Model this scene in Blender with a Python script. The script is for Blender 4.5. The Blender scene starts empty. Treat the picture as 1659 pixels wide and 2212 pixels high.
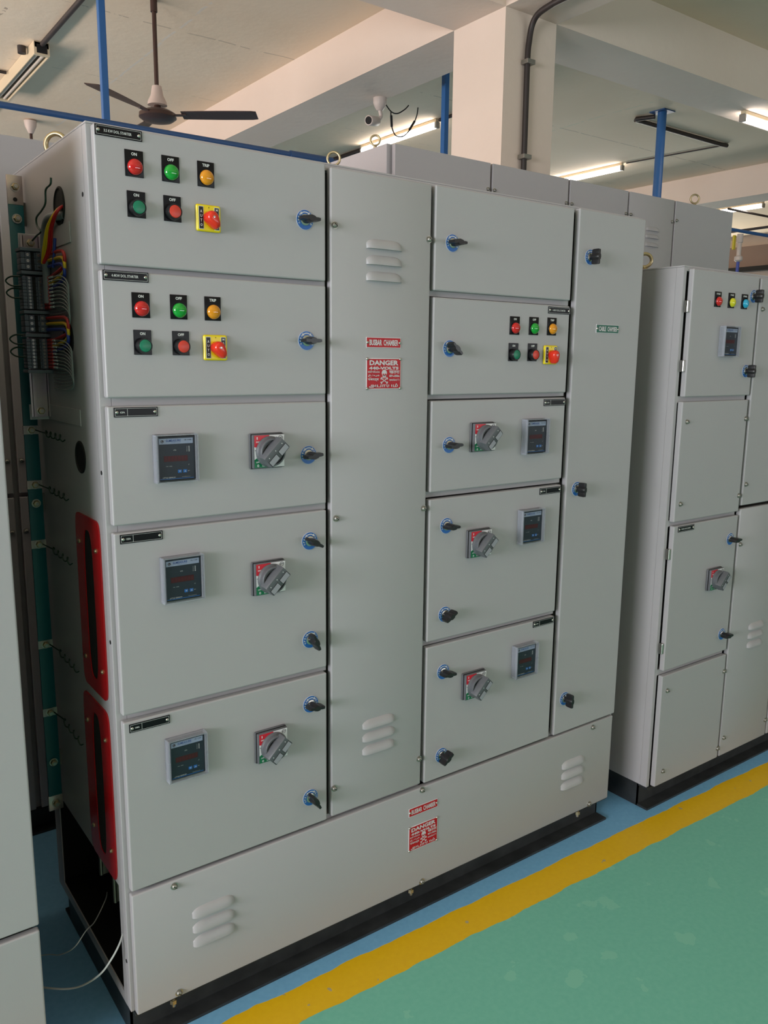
import bpy, bmesh, math, random
from mathutils import Matrix, Vector
random.seed(7)
sc = bpy.context.scene
col = sc.collection
PI = math.pi

# ------------------------------------------------------------------ camera, world, light, exposure
cd = bpy.data.cameras.new('camera'); cam = bpy.data.objects.new('camera', cd); col.objects.link(cam)
cam.location = (-0.5107, -1.5808, 1.5060)
cam.rotation_euler = (1.388933, -0.010209, -0.632168)
cd.sensor_fit = 'HORIZONTAL'; cd.sensor_width = 36.0; cd.lens = 1773.65 / 1659 * 36.0
cd.clip_start = 0.02; cd.clip_end = 100
sc.camera = cam
sc.view_settings.view_transform = 'Standard'; sc.view_settings.look = 'None'
sc.view_settings.gamma = 1; sc.view_settings.use_curve_mapping = False
sc.view_settings.exposure = 0.0
w = bpy.data.worlds.new('world'); sc.world = w; w.use_nodes = True
w.node_tree.nodes['Background'].inputs[0].default_value = (0.86, 0.93, 1.0, 1)
w.node_tree.nodes['Background'].inputs[1].default_value = 0.25

def area(name, loc, rot, sx, sy, power, color):
    l = bpy.data.lights.new(name, 'AREA'); l.shape = 'RECTANGLE'; l.size = sx; l.size_y = sy
    l.energy = power; l.color = color
    o = bpy.data.objects.new(name, l); o.location = loc; o.rotation_euler = rot; col.objects.link(o); return o
# daylight standing in the window bands of the left and the front wall, plus an added fill on the right
area('daylight_left', (-5.1, -1.7, 1.9), (0, -PI/2-0.40, 0), 1.6, 2.8, 338, (0.93, 0.95, 1.0))
area('daylight_left_far', (-5.1, 6.5, 1.5), (0, -PI/2-1.0, 0), 0.9, 8.5, 720, (1.0, 0.85, 0.79))
area('daylight_front', (5.0, -6.7, 1.5), (PI/2+0.80, 0, 0), 9.0, 0.9, 162, (0.92, 0.96, 1.0))
area('fill_right', (13.3, 11.0, 1.5), (0, PI/2+0.9, 0), 0.9, 7.0, 400, (1.0, 0.97, 0.88))  # added fill for the right ceiling bay, no window behind it

# ------------------------------------------------------------------ materials
def lin(c):
    return tuple(((v/255)/12.92 if v/255 <= 0.04045 else ((v/255+0.055)/1.055)**2.4) for v in c) + (1,)
MATS = {}
def mat(name, rgb, rough=0.5, metal=0.0, spec=0.5, bump=None, alpha=1.0, emit=None, coat=0.0, noise=None):
    if name in MATS: return MATS[name]
    m = bpy.data.materials.new(name); m.use_nodes = True; MATS[name] = m
    nt = m.node_tree; b = nt.nodes['Principled BSDF']
    b.inputs['Base Color'].default_value = lin(rgb); b.inputs['Roughness'].default_value = rough
    b.inputs['Metallic'].default_value = metal; b.inputs['Specular IOR Level'].default_value = spec
    b.inputs['Alpha'].default_value = alpha; b.inputs['Coat Weight'].default_value = coat
    if emit:
        b.inputs['Emission Color'].default_value = lin(emit[0]); b.inputs['Emission Strength'].default_value = emit[1]
    if bump or noise:
        tc = nt.nodes.new('ShaderNodeTexCoord')
    if bump:
        n = nt.nodes.new('ShaderNodeTexNoise'); n.inputs['Scale'].default_value = bump[0]; n.inputs['Detail'].default_value = 3
        bp = nt.nodes.new('ShaderNodeBump'); bp.inputs['Strength'].default_value = bump[1]; bp.inputs['Distance'].default_value = bump[2]
        nt.links.new(tc.outputs['Object'], n.inputs['Vector']); nt.links.new(n.outputs['Fac'], bp.inputs['Height'])
        nt.links.new(bp.outputs['Normal'], b.inputs['Normal'])
    if noise:   # (scale, second colour)
        n = nt.nodes.new('ShaderNodeTexNoise'); n.inputs['Scale'].default_value = noise[0]; n.inputs['Detail'].default_value = 5
        cr = nt.nodes.new('ShaderNodeValToRGB')
        cr.color_ramp.elements[0].position = 0.35; cr.color_ramp.elements[1].position = 0.7
        cr.color_ramp.elements[0].color = lin(rgb); cr.color_ramp.elements[1].color = lin(noise[1])
        nt.links.new(tc.outputs['Object'], n.inputs['Vector']); nt.links.new(n.outputs['Fac'], cr.inputs['Fac'])
        nt.links.new(cr.outputs['Color'], b.inputs['Base Color'])
    return m
GREY = mat('powder_coat_grey', (166, 163, 167), 0.42, bump=(900, 0.10, 0.0006), noise=(1.3, (169, 166, 169)))
SIDE = mat('powder_coat_side', (171, 168, 171), 0.45, bump=(900, 0.10, 0.0006))
INNER = mat('inner_panel', (96, 92, 88), 0.6)
BLACK = mat('black_plastic', (20, 20, 23), 0.35, spec=0.35)
LOCKB = mat('lock_black', (26, 25, 28), 0.30)
RUBBER = mat('black_rubber', (10, 10, 11), 0.8)
VOID = mat('interior_shade', (14, 14, 15), 0.9)  # near-black colour standing in for shade inside openings
PLATE = mat('engraved_plate', (12, 12, 17), 0.30, spec=0.22)
WHITE = mat('white_print', (214, 216, 216), 0.5)
SILVER = mat('zinc_steel', (190, 188, 182), 0.28, 1.0)
DULLST = mat('dull_steel', (150, 148, 142), 0.45, 0.9)
BRASS = mat('yellow_passivated', (186, 170, 136), 0.35, 0.9)
COPPER = mat('copper_bolt', (176, 140, 110), 0.35, 0.9)
TIN = mat('tinned_copper', (170, 160, 162), 0.35, 0.8, noise=(30, (196, 180, 170)))
RAINBOW = mat('zinc_plated_rail', (190, 182, 176), 0.3, 0.85, noise=(14, (170, 150, 176)))
BLUE = mat('lock_blue', (32, 96, 170), 0.35)
RED_L = mat('lamp_red', (190, 22, 24), 0.12, coat=0.6); GREEN_L = mat('lamp_green', (10, 148, 46), 0.12, coat=0.6)
AMBER_L = mat('lamp_amber', (214, 138, 14), 0.12, coat=0.6); YELLOW_L = mat('lamp_yellow', (205, 200, 30), 0.14, coat=0.6)
CYAN_L = mat('lamp_blue', (34, 160, 200), 0.14, coat=0.6)
GREEN_B = mat('button_green', (10, 116, 86), 0.35); RED_B = mat('button_red', (204, 58, 42), 0.35)
YEL = mat('selector_yellow', (232, 208, 20), 0.3); RED_K = mat('selector_red', (216, 44, 22), 0.25, coat=0.2)
SIGNRED = mat('sign_red', (172, 8, 30), 0.4, spec=0.3, noise=(60, (186, 22, 26))); SIGNGRN = mat('sign_green', (14, 92, 74), 0.35)
SIGNW = mat('sign_white', (205, 200, 204), 0.4)
HGREY = mat('handle_grey', (90, 92, 98), 0.45); HGREY2 = mat('handle_patch', (142, 144, 152), 0.5); HBASE = mat('handle_base', (92, 93, 99), 0.5)
LAB_RED = mat('label_red', (196, 34, 52), 0.35); LAB_GRN = mat('label_green', (14, 112, 72), 0.35); LAB_WHT = mat('label_white', (222, 222, 226), 0.35)
MFACE = mat('meter_face', (36, 45, 58), 0.35); MSTRIP = mat('meter_strip', (164, 176, 204), 0.4); MLED = mat('meter_led', (66, 14, 22), 0.3)
MTXT = mat('meter_blue_text', (44, 84, 160), 0.4); MBTN = mat('meter_button', (30, 110, 190), 0.4); MDIM = mat('meter_digit', (96, 16, 26), 0.4)
MEDGE = mat('clear_edge', (184, 188, 200), 0.12, alpha=0.34); MGLASS = mat('clear_front', (20, 24, 30), 0.06, alpha=0.10)
ACRYL = mat('red_acrylic', (168, 16, 20), 0.25)
TEAL = mat('teal_sleeve', (0, 86, 94), 0.4); TERM = mat('terminal_grey', (80, 86, 98), 0.5); TERM2 = mat('terminal_clamp', (88, 95, 104), 0.5)
W_R = mat('wire_red', (170, 30, 30), 0.45); W_Y = mat('wire_yellow', (208, 168, 20), 0.45); W_B = mat('wire_blue', (34, 54, 140), 0.45)
W_G = mat('wire_grey', (124, 130, 130), 0.5); W_GN = mat('wire_green', (16, 50, 36), 0.5); W_W = mat('wire_white', (196, 200, 200), 0.5)
CONDGREY = mat('flexible_sleeve', (112, 116, 120), 0.6)
CHAN = mat('channel_black', (42, 44, 46), 0.5, 0.2, noise=(18, (58, 60, 62)))
PIPE_B = mat('pipe_blue', (36, 92, 150), 0.4); PIPE_BD = mat('pipe_blue_dusty', (42, 78, 124), 0.5)
CONDUIT = mat('conduit_black', (46, 38, 36), 0.5); FAN = mat('fan_brown', (62, 42, 36), 0.35); FANC = mat('fan_canopy', (196, 180, 170), 0.45)
FIXT = mat('fixture_cream', (206, 190, 160), 0.5); FIXD = mat('fixture_inner', (130, 112, 96), 0.5)
TUBE = mat('lit_tube', (255, 250, 245), 0.4, emit=((255, 246, 240), 14.0)); TUBEOFF = mat('unlit_tube', (200, 190, 176), 0.3)
CAMW = mat('camera_white', (196, 184, 176), 0.4); VALVE = mat('valve_yellow', (200, 180, 40), 0.4)
AIRHOSE = mat('air_hose', (60, 80, 160), 0.4); GOLDRIM = mat('pale_rim', (170, 175, 190), 0.3)

# painted concrete soffits and slab
def concrete(name, rgb, rgb2, seams=False):
    m = bpy.data.materials.new(name); m.use_nodes = True; nt = m.node_tree; b = nt.nodes['Principled BSDF']
    b.inputs['Roughness'].default_value = 0.85
    tc = nt.nodes.new('ShaderNodeTexCoord'); n = nt.nodes.new('ShaderNodeTexNoise'); n.inputs['Scale'].default_value = 0.9; n.inputs['Detail'].default_value = 6
    nt.links.new(tc.outputs['Object'], n.inputs['Vector'])
    cr = nt.nodes.new('ShaderNodeValToRGB'); cr.color_ramp.elements[0].position = 0.3; cr.color_ramp.elements[1].position = 0.7
    cr.color_ramp.elements[0].color = lin(rgb); cr.color_ramp.elements[1].color = lin(rgb2)
    nt.links.new(n.outputs['Fac'], cr.inputs['Fac']); out = cr.outputs['Color']
    n2 = nt.nodes.new('ShaderNodeTexNoise'); n2.inputs['Scale'].default_value = 14; n2.inputs['Detail'].default_value = 4
    nt.links.new(tc.outputs['Object'], n2.inputs['Vector'])
    bp = nt.nodes.new('ShaderNodeBump'); bp.inputs['Strength'].default_value = 0.25; bp.inputs['Distance'].default_value = 0.01
    nt.links.new(n2.outputs['Fac'], bp.inputs['Height']); nt.links.new(bp.outputs['Normal'], b.inputs['Normal'])
    if seams:   # shuttering-board joints at real positions on the slab, worn away in places
        sx = nt.nodes.new('ShaderNodeSeparateXYZ'); nt.links.new(tc.outputs['Object'], sx.inputs[0])
        wob = nt.nodes.new('ShaderNodeTexNoise'); wob.inputs['Scale'].default_value = 3.0; nt.links.new(tc.outputs['Object'], wob.inputs['Vector'])
        def line(axis, at, width, colr, thr, strength):
            nonlocal out
            add = nt.nodes.new('ShaderNodeMath'); add.operation = 'MULTIPLY_ADD'
            nt.links.new(wob.outputs['Fac'], add.inputs[0]); add.inputs[1].default_value = 0.05; nt.links.new(sx.outputs[axis], add.inputs[2])
            s = nt.nodes.new('ShaderNodeMath'); s.operation = 'SUBTRACT'; nt.links.new(add.outputs[0], s.inputs[0]); s.inputs[1].default_value = at + 0.025
            a = nt.nodes.new('ShaderNodeMath'); a.operation = 'ABSOLUTE'; nt.links.new(s.outputs[0], a.inputs[0])
            l = nt.nodes.new('ShaderNodeMath'); l.operation = 'LESS_THAN'; nt.links.new(a.outputs[0], l.inputs[0]); l.inputs[1].default_value = width
            mk = nt.nodes.new('ShaderNodeMath'); mk.operation = 'GREATER_THAN'; nt.links.new(n2.outputs['Fac'], mk.inputs[0]); mk.inputs[1].default_value = thr
            mu = nt.nodes.new('ShaderNodeMath'); mu.operation = 'MULTIPLY'; nt.links.new(l.outputs[0], mu.inputs[0]); nt.links.new(mk.outputs[0], mu.inputs[1])
            m2 = nt.nodes.new('ShaderNodeMath'); m2.operation = 'MULTIPLY'; nt.links.new(mu.outputs[0], m2.inputs[0]); m2.inputs[1].default_value = strength
            mx = nt.nodes.new('ShaderNodeMix'); mx.data_type = 'RGBA'; nt.links.new(m2.outputs[0], mx.inputs[0])
            nt.links.new(out, mx.inputs[6]); mx.inputs[7].default_value = lin(colr); out = mx.outputs[2]
        line(1, 4.29, 0.008, (150, 132, 114), 0.44, 0.45); line(0, 1.98, 0.009, (226, 214, 200), 0.47, 0.8)
        line(1, 6.9, 0.012, (140, 122, 106), 0.5, 0.6); line(0, 0.95, 0.010, (130, 112, 98), 0.5, 0.6)
        line(0, 5.9, 0.010, (206, 204, 180), 0.5, 0.6); line(1, 5.6, 0.006, (176, 166, 144), 0.5, 0.4)
    nt.links.new(out, b.inputs['Base Color']); return m
SLAB = concrete('painted_ceiling', (228, 206, 178), (234, 215, 190), True)
PLASTER = concrete('painted_plaster', (216, 199, 184), (222, 206, 192))
WALLM = concrete('wall_paint', (176, 158, 146), (186, 170, 156))

# floor: green field, yellow line along the cabinets, blue strip below them
fm = bpy.data.materials.new('painted_floor'); fm.use_nodes = True; nt = fm.node_tree; b = nt.nodes['Principled BSDF']
tc = nt.nodes.new('ShaderNodeTexCoord'); sx = nt.nodes.new('ShaderNodeSeparateXYZ'); nt.links.new(tc.outputs['Object'], sx.inputs[0])
nz = nt.nodes.new('ShaderNodeTexNoise'); nz.inputs['Scale'].default_value = 9; nz.inputs['Detail'].default_value = 4; nt.links.new(tc.outputs['Object'], nz.inputs['Vector'])
nb = nt.nodes.new('ShaderNodeTexNoise'); nb.inputs['Scale'].default_value = 70; nb.inputs['Detail'].default_value = 4; nt.links.new(tc.outputs['Object'], nb.inputs['Vector'])
def math_(op, a, b_, c_=None):
    n = nt.nodes.new('ShaderNodeMath'); n.operation = op
    for i, v in enumerate((a, b_, c_)):
        if v is None: continue
        if isinstance(v, (int, float)): n.inputs[i].default_value = v
        else: nt.links.new(v, n.inputs[i])
    return n.outputs[0]
def mixc(f, a, b_):
    n = nt.nodes.new('ShaderNodeMix'); n.data_type = 'RGBA'; nt.links.new(f, n.inputs[0])
    for i, v in ((6, a), (7, b_)):
        if isinstance(v, tuple): n.inputs[i].default_value = v
        else: nt.links.new(v, n.inputs[i])
    return n.outputs[2]
yw = math_('MULTIPLY_ADD', nz.outputs['Fac'], 0.022, math_('MULTIPLY_ADD', sx.outputs[0], 0.024, sx.outputs[1]))
green = mixc(nb.outputs['Fac'], lin((104, 180, 160)), lin((124, 194, 174)))
green = mixc(math_('GREATER_THAN', nz.outputs['Fac'], 0.64), green, lin((126, 194, 172)))
yellow = mixc(nb.outputs['Fac'], lin((222, 172, 6)), lin((232, 188, 20)))
nv = nt.nodes.new('ShaderNodeTexNoise'); nv.inputs['Scale'].default_value = 26; nv.inputs['Detail'].default_value = 1.5; nt.links.new(tc.outputs['Object'], nv.inputs['Vector'])
yellow = mixc(math_('GREATER_THAN', nv.outputs['Fac'], 0.715), yellow, lin((176, 160, 120)))
blue = mixc(nb.outputs['Fac'], lin((104, 160, 202)), lin((126, 182, 220)))
c1 = mixc(math_('GREATER_THAN', yw, -0.1245), green, yellow)
c2 = mixc(math_('GREATER_THAN', yw, -0.020), c1, blue)
nt.links.new(c2, b.inputs['Base Color']); b.inputs['Roughness'].default_value = 0.42
bpn = nt.nodes.new('ShaderNodeBump'); bpn.inputs['Strength'].default_value = 0.12; bpn.inputs['Distance'].default_value = 0.003
nt.links.new(nz.outputs['Fac'], bpn.inputs['Height']); nt.links.new(bpn.outputs['Normal'], b.inputs['Normal'])

# ------------------------------------------------------------------ mesh builder
TXT = {}
def text_mesh(s, bold):
    k = (s, bold)
    if k not in TXT:
        cu = bpy.data.curves.new('t', 'FONT'); cu.body = s; cu.size = 1; cu.offset = bold; cu.resolution_u = 2
        o = bpy.data.objects.new('t', cu); col.objects.link(o); bpy.context.view_layer.update()
        me = bpy.data.meshes.new_from_object(o.evaluated_get(bpy.context.evaluated_depsgraph_get()))
        vs = [v.co.copy() for v in me.vertices]; fs = [list(p.vertices) for p in me.polygons]
        bpy.data.objects.remove(o); bpy.data.curves.remove(cu); bpy.data.meshes.remove(me)
        TXT[k] = (vs, fs)
    return TXT[k]
class MB:
    def __init__(s): s.v = []; s.f = []; s.m = []; s.sm = []; s.mats = []
    def mi(s, m):
        if m not in s.mats: s.mats.append(m)
        return s.mats.index(m)
    def add(s, vs, fs, m, smooth=False):
        b = len(s.v); i = s.mi(m); s.v += [tuple(v) for v in vs]
        for f in fs: s.f.append([b+k for k in f]); s.m.append(i); s.sm.append(smooth)
        return s
    def box(s, x0, x1, y0, y1, z0, z1, m, bev=0, M=None, seg=2):
        bm = bmesh.new(); bmesh.ops.create_cube(bm, size=1)
        for v in bm.verts: v.co = Vector(((x0+x1)/2+v.co.x*(x1-x0), (y0+y1)/2+v.co.y*(y1-y0), (z0+z1)/2+v.co.z*(z1-z0)))
        if bev: bmesh.ops.bevel(bm, geom=bm.edges[:], offset=bev, segments=seg, affect='EDGES', profile=0.5)
        bm.verts.index_update()
        vs = [(M @ v.co) if M else v.co.copy() for v in bm.verts]; fs = [[v.index for v in f.verts] for f in bm.faces]
        bm.free(); return s.add(vs, fs, m)
    def lathe(s, prof, m, M, n=28, smooth=True):   # prof (r, h) along local +z
        vs = []; fs = []
        for r, h in prof:
            for k in range(n):
                a = 2*PI*k/n; vs.append(M @ Vector((r*math.cos(a), r*math.sin(a), h)))
        for j in range(len(prof)-1):
            for k in range(n):
                fs.append([j*n+k, j*n+(k+1) % n, (j+1)*n+(k+1) % n, (j+1)*n+k])
        fs.append(list(range(n))[::-1]); fs.append([(len(prof)-1)*n+k for k in range(n)])
        return s.add(vs, fs, m, smooth)
    def tube(s, pts, r, m, n=8, closed=False, sub=0):
        P = [Vector(p) for p in pts]
        if sub:   # Catmull-Rom
            Q = []; L = len(P)
            for i in range(L-1):
                p0 = P[max(i-1, 0)]; p1 = P[i]; p2 = P[i+1]; p3 = P[min(i+2, L-1)]
                for k in range(sub):
                    t = k/sub
                    Q.append(0.5*((2*p1)+(-p0+p2)*t+(2*p0-5*p1+4*p2-p3)*t*t+(-p0+3*p1-3*p2+p3)*t**3))
            Q.append(P[-1]); P = Q
        L = len(P); vs = []; fs = []; up = None
        for i in range(L):
            if closed: d = P[(i+1) % L]-P[i-1]
            else: d = P[min(i+1, L-1)]-P[max(i-1, 0)]
            d.normalize()
            if up is None: up = d.orthogonal().normalized()
            up = (up-d*up.dot(d)); up.normalize(); sd = d.cross(up)
            for k in range(n):
                a = 2*PI*k/n; vs.append(P[i]+(up*math.cos(a)+sd*math.sin(a))*r)
        for i in range(L if closed else L-1):
            j = (i+1) % L
            for k in range(n): fs.append([i*n+k, i*n+(k+1) % n, j*n+(k+1) % n, j*n+k])
        if not closed: fs.append(list(range(n))[::-1]); fs.append([(L-1)*n+k for k in range(n)])
        return s.add(vs, fs, m, True)
    def poly(s, pts, y0, y1, m):    # outline in x,z extruded from y0 (front) to y1
        n = len(pts); vs = [(x, y0, z) for x, z in pts]+[(x, y1, z) for x, z in pts]
        fs = [list(range(n)), [n+k for k in range(n)][::-1]]+[[k, n+k, n+(k+1) % n, (k+1) % n] for k in range(n)]
        return s.add(vs, fs, m)
    def text(s, t, wd, h, cx, cz, y, m, bold=0.0, M=None):   # fitted into a box wd x h, facing -y
        vs, fs = text_mesh(t, bold)
        if not vs: return s
        x0 = min(v.x for v in vs); x1 = max(v.x for v in vs); y0 = min(v.y for v in vs); y1 = max(v.y for v in vs)
        if wd is None: wd = h*(x1-x0)/(y1-y0)
        o = [Vector((cx+((v.x-x0)/(x1-x0)-0.5)*wd, y, cz+((v.y-y0)/(y1-y0)-0.5)*h)) for v in vs]
        if M: o = [M @ v for v in o]
        return s.add(o, fs, m)
    def build(s, name, parent=None, loc=(0, 0, 0), rot=(0, 0, 0), label=None):
        me = bpy.data.meshes.new(name); me.from_pydata(s.v, [], s.f)
        for m in s.mats: me.materials.append(m)
        me.polygons.foreach_set('material_index', s.m); me.polygons.foreach_set('use_smooth', s.sm)
        me.update(); bm = bmesh.new(); bm.from_mesh(me)
        bmesh.ops.recalc_face_normals(bm, faces=[f for f in bm.faces if f.calc_area() > 0]); bm.to_mesh(me); bm.free()
        if any(s.sm) and not all(s.sm) or any(s.sm):
            try: me.set_sharp_from_angle(angle=math.radians(40))
            except Exception: pass
        return link(name, me, parent, loc, rot, label)
def link(name, me, parent=None, loc=(0, 0, 0), rot=(0, 0, 0), label=None):
    o = bpy.data.objects.new(name, me); col.objects.link(o)
    if parent: o.parent = parent
    o.location = loc; o.rotation_euler = rot
    if label: o['label'] = label
    return o
def tag(o, label, cat, group=None):
    o['label'] = label; o['category'] = cat
    if group: o['group'] = group
    return o
def thing(name, loc, label, cat, group=None):
    o = bpy.data.objects.new(name, None); col.objects.link(o); o.location = loc; o.empty_display_size = 0.1
    return tag(o, label, cat, group)
def struct(o): o['kind'] = 'structure'; return o
FACE = Matrix.Rotation(PI/2, 4, 'X')      # local +z -> -y : things stand out of a door towards the aisle
def out(x, y, z): return Matrix.Translation((x, y, z)) @ FACE
CACHE = {}
def cached(key, fn):
    if key not in CACHE: CACHE[key] = fn()
    return CACHE[key]
def place(key, fn, name, parent, loc, rot=(0, 0, 0), label=None):
    """first use builds the mesh, later uses share it"""
    if key in CACHE: return link(name, CACHE[key], parent, loc, rot, label)
    o = fn().build(name, parent, loc, rot, label); CACHE[key] = o.data; return o

# ------------------------------------------------------------------ room
ZS, ZB = 3.75, 3.42
struct(MB().box(-5.3, 13.6, -6.9, 16, -0.1, 0, fm).build('floor'))
cm = MB()
cm.box(-5.3, 13.6, -6.9, 16, ZS, ZS+0.15, SLAB)
struct(cm.build('ceiling'))
t1 = MB(); t1.box(-5.3, 13.6, 2.0, 2.43, ZB, ZS, PLASTER); struct(t1.build('trim_1'))
t2 = MB(); t2.box(2.914, 3.36, 2.43, 16, ZB, ZS, PLASTER); t2.box(2.914, 3.32, -6.9, 2.0, ZB, ZS, PLASTER); struct(t2.build('trim_2'))
t3 = MB(); t3.box(8.76, 9.2, 2.43, 16, ZB, ZS, PLASTER); t3.box(8.76, 9.2, -6.9, 2.0, ZB, ZS, PLASTER); struct(t3.build('trim_3'))
t4 = MB(); t4.box(-3.2, -2.8, 2.43, 16, ZB, ZS, PLASTER); t4.box(-3.2, -2.8, -6.9, 2.0, ZB, ZS, PLASTER); struct(t4.build('trim_4'))
struct(MB().box(2.914, 3.318, 2.0, 2.43, 0, ZB, PLASTER).build('wall_pillar'))
def ribbon(m, ax, a0, a1, p0, p1, mt):
    def bx(u0, u1, z0, z1):
        if ax == 'x': m.box(p0, p1, u0, u1, z0, z1, mt)
        else: m.box(u0, u1, p0, p1, z0, z1, mt)
    bx(a0, a1, 0, 1.0); bx(a0, a1, 3.1, ZS)
    k = a0
    while k < a1: bx(k, k+0.3, 1.0, 3.1); k += 3.6
m = MB(); ribbon(m, 'x', -6.9, 16, -5.5, -5.3, WALLM); struct(m.build('wall_left'))
m = MB(); ribbon(m, 'y', -5.3, 13.6, -7.1, -6.9, WALLM); struct(m.build('wall_front'))
struct(MB().box(-5.3, 13.6, 16, 16.2, 0, ZS, WALLM).build('wall_back'))
m = MB(); m.box(13.6, 13.8, -6.9, 16, 0, ZS, WALLM)
struct(m.build('wall_right'))
m = MB(); m.box(13.55, 13.6, 3.0, 12, 3.20, 3.56, mat('dusty_pane', (120, 100, 92), 0.3))
for k in range(7): m.box(13.52, 13.6, 3.0+k*1.5, 3.04+k*1.5, 3.20, 3.56, CONDUIT)
m.box(13.45, 13.6, 3.0, 12, 3.12, 3.20, RUBBER)
struct(m.build('window_1'))

# ------------------------------------------------------------------ small devices
def m_plate(t):
    def f():
        m = MB(); m.box(-.0175, .0175, -.002, 0, -.0235, .0235, PLATE, .0006)
        m.text(t, {'ON': .0105, 'OFF': .013, 'TRIP': .015}.get(t, .02), .0055, 0, .0165, -.0024, WHITE, 0.03)
        return m
    return f
def m_plate_lamp(t):
    def f():
        m = m_plate(t)(); m.lathe([(.0152, 0), (.0152, .0022), (.0146, .003)], BLACK, out(0, -.002, -.0065)); return m
    return f
def m_dome(mt):
    def f():
        r = .0142; prof = [(r, 0), (r, .0015)]+[(r*math.cos(a), .0015+.0085*math.sin(a)) for a in [k*PI/2/9 for k in range(1, 9)]]+[(.0004, .010)]
        return MB().lathe(prof, mt, out(0, 0, 0), 36)
    return f
def lamp(par, x, z, t, key, mt, lab=None, y=0):
    p = place('lp'+t, m_plate_lamp(t), 'indicator_lamp', par, (x, y, z), label=lab or ('%s indicator lamp on a black %s plate' % (key, t)))
    place('dome'+key, m_dome(mt), 'lens', p, (0, -.0048, -.0065), label=key+' domed lens')
def m_bezel():
    return MB().lathe([(.0155, 0), (.0155, .005), (.0148, .0115), (.0135, .0135), (.0122, .0135), (.0122, .0120)], BLACK, out(0, 0, 0), 32)
def m_cap(mt):
    return lambda: MB().lathe([(.0119, 0), (.0119, .0128), (.0114, .0136), (.0110, .0138)], mt, out(0, 0, 0), 32)
def button(par, x, z, t, key, mt):
    p = place('bp'+t, m_plate(t), 'push_button', par, (x, 0, z), label='%s push button on a black %s plate' % (key, t))
    place('bez', m_bezel, 'bezel', p, (0, -.002, -.0065)); place('cap'+key, m_cap(mt), 'button_cap', p, (0, -.002, -.0065), label=key+' cap')
def m_selplate():
    m = MB(); m.box(-.026, .026, -.007, 0, -.0255, .0255, YEL, .004, seg=3)
    for s_, t in ((-1, 'AUTO'), (1, 'MANUAL')):
        m.box(s_*.0165-.0053, s_*.0165+.0053, -.0074, -.006, -.0215, .0215, WHITE)
        m.box(s_*.0165-.0043, s_*.0165+.0043, -.0078, -.006, -.0205, .0205, BLACK)
        n = len(t); hh = .0055 if n == 4 else .0042
        for i, ch in enumerate(t): m.text(ch, .0042, hh, s_*.0165, (.012 if n == 4 else .0165)-i*(.0085 if n == 4 else .0066), -.0081, WHITE, 0.02)
    m.text('0', .002, .003, 0, .020, -.0073, BLACK); return m
def m_selknob():
    m = MB(); n = 40; R = .0128; L = .0235
    def outline(k, dl):   # round body with a tail towards +z
        o = []
        for q in range(n):
            a = 2*PI*q/n; x, z = R*math.sin(a), R*math.cos(a)
            if z > 0:
                t = (z/R)**2.2; z = z+(L-R)*t; x = x*(1-.18*t)+math.copysign(.0022*t, x) if abs(x) > 1e-6 else x
            o.append((x*k, -dl, z*k-(0 if k > .5 else 0)))
        return o
    lay = [(.90, 0), (1.0, .003), (1.0, .012), (.96, .0175), (.84, .0215), (.62, .0240), (.30, .0250)]
    vs = []; fs = []
    for k, d in lay: vs += outline(k, d)
    for j_ in range(len(lay)-1):
        for q in range(n): fs.append([j_*n+q, j_*n+(q+1) % n, (j_+1)*n+(q+1) % n, (j_+1)*n+q])
    fs.append(list(range(n))[::-1]); fs.append([(len(lay)-1)*n+q for q in range(n)])
    m.add(vs, fs, RED_K, True)
    m.lathe([(.0022, .0240), (.0022, .0256), (.0004, .0258)], SILVER, out(0, 0, 0), 12); return m
def selector(par, x, z, ang):
    p = place('selp', m_selplate, 'selector_switch', par, (x, 0, z), label='yellow AUTO MANUAL selector switch')
    place('selk', m_selknob, 'knob', p, (0, -.007, 0), (0, ang, 0), label='red pointer knob')
def m_nameplate(t, amp):
    def f():
        wd, h = .0435, .0093
        m = MB(); m.box(-wd, wd, -.0018, 0, -h, h, PLATE, .0004); y = -.0020; e = .0004
        a, b_ = wd-.0022, h-.0020
        for x0, x1, z0, z1 in ((-a, a, b_-e, b_), (-a, a, -b_, -b_+e), (-a, -a+e, -b_, b_), (a-e, a, -b_, b_)): m.box(x0, x1, y, -.001, z0, z1, WHITE)
        if amp:
            m.box(-wd+.026, -wd+.0265, y, -.001, -b_, b_, WHITE); m.text(t, .0095, .0036, -wd+.0165, 0, -.0021, WHITE, 0.02)
        else: m.text(t, .051, .0048, -.002, 0, -.0021, WHITE, 0.01)
        return m
    return f
def m_rivet(): return MB().lathe([(.0034, 0), (.0034, .0008), (.0024, .0022), (.0004, .0028)], SILVER, out(0, 0, 0), 14)
def nameplate(par, x, z, t, amp=False):
    p = place('np'+t, m_nameplate(t, amp), 'nameplate', par, (x, 0, z), label='black nameplate reading '+t)
    for s_ in (-1, 1): place('rivet', m_rivet, 'rivet', p, (s_*.0375, -.0018, 0))
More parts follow.
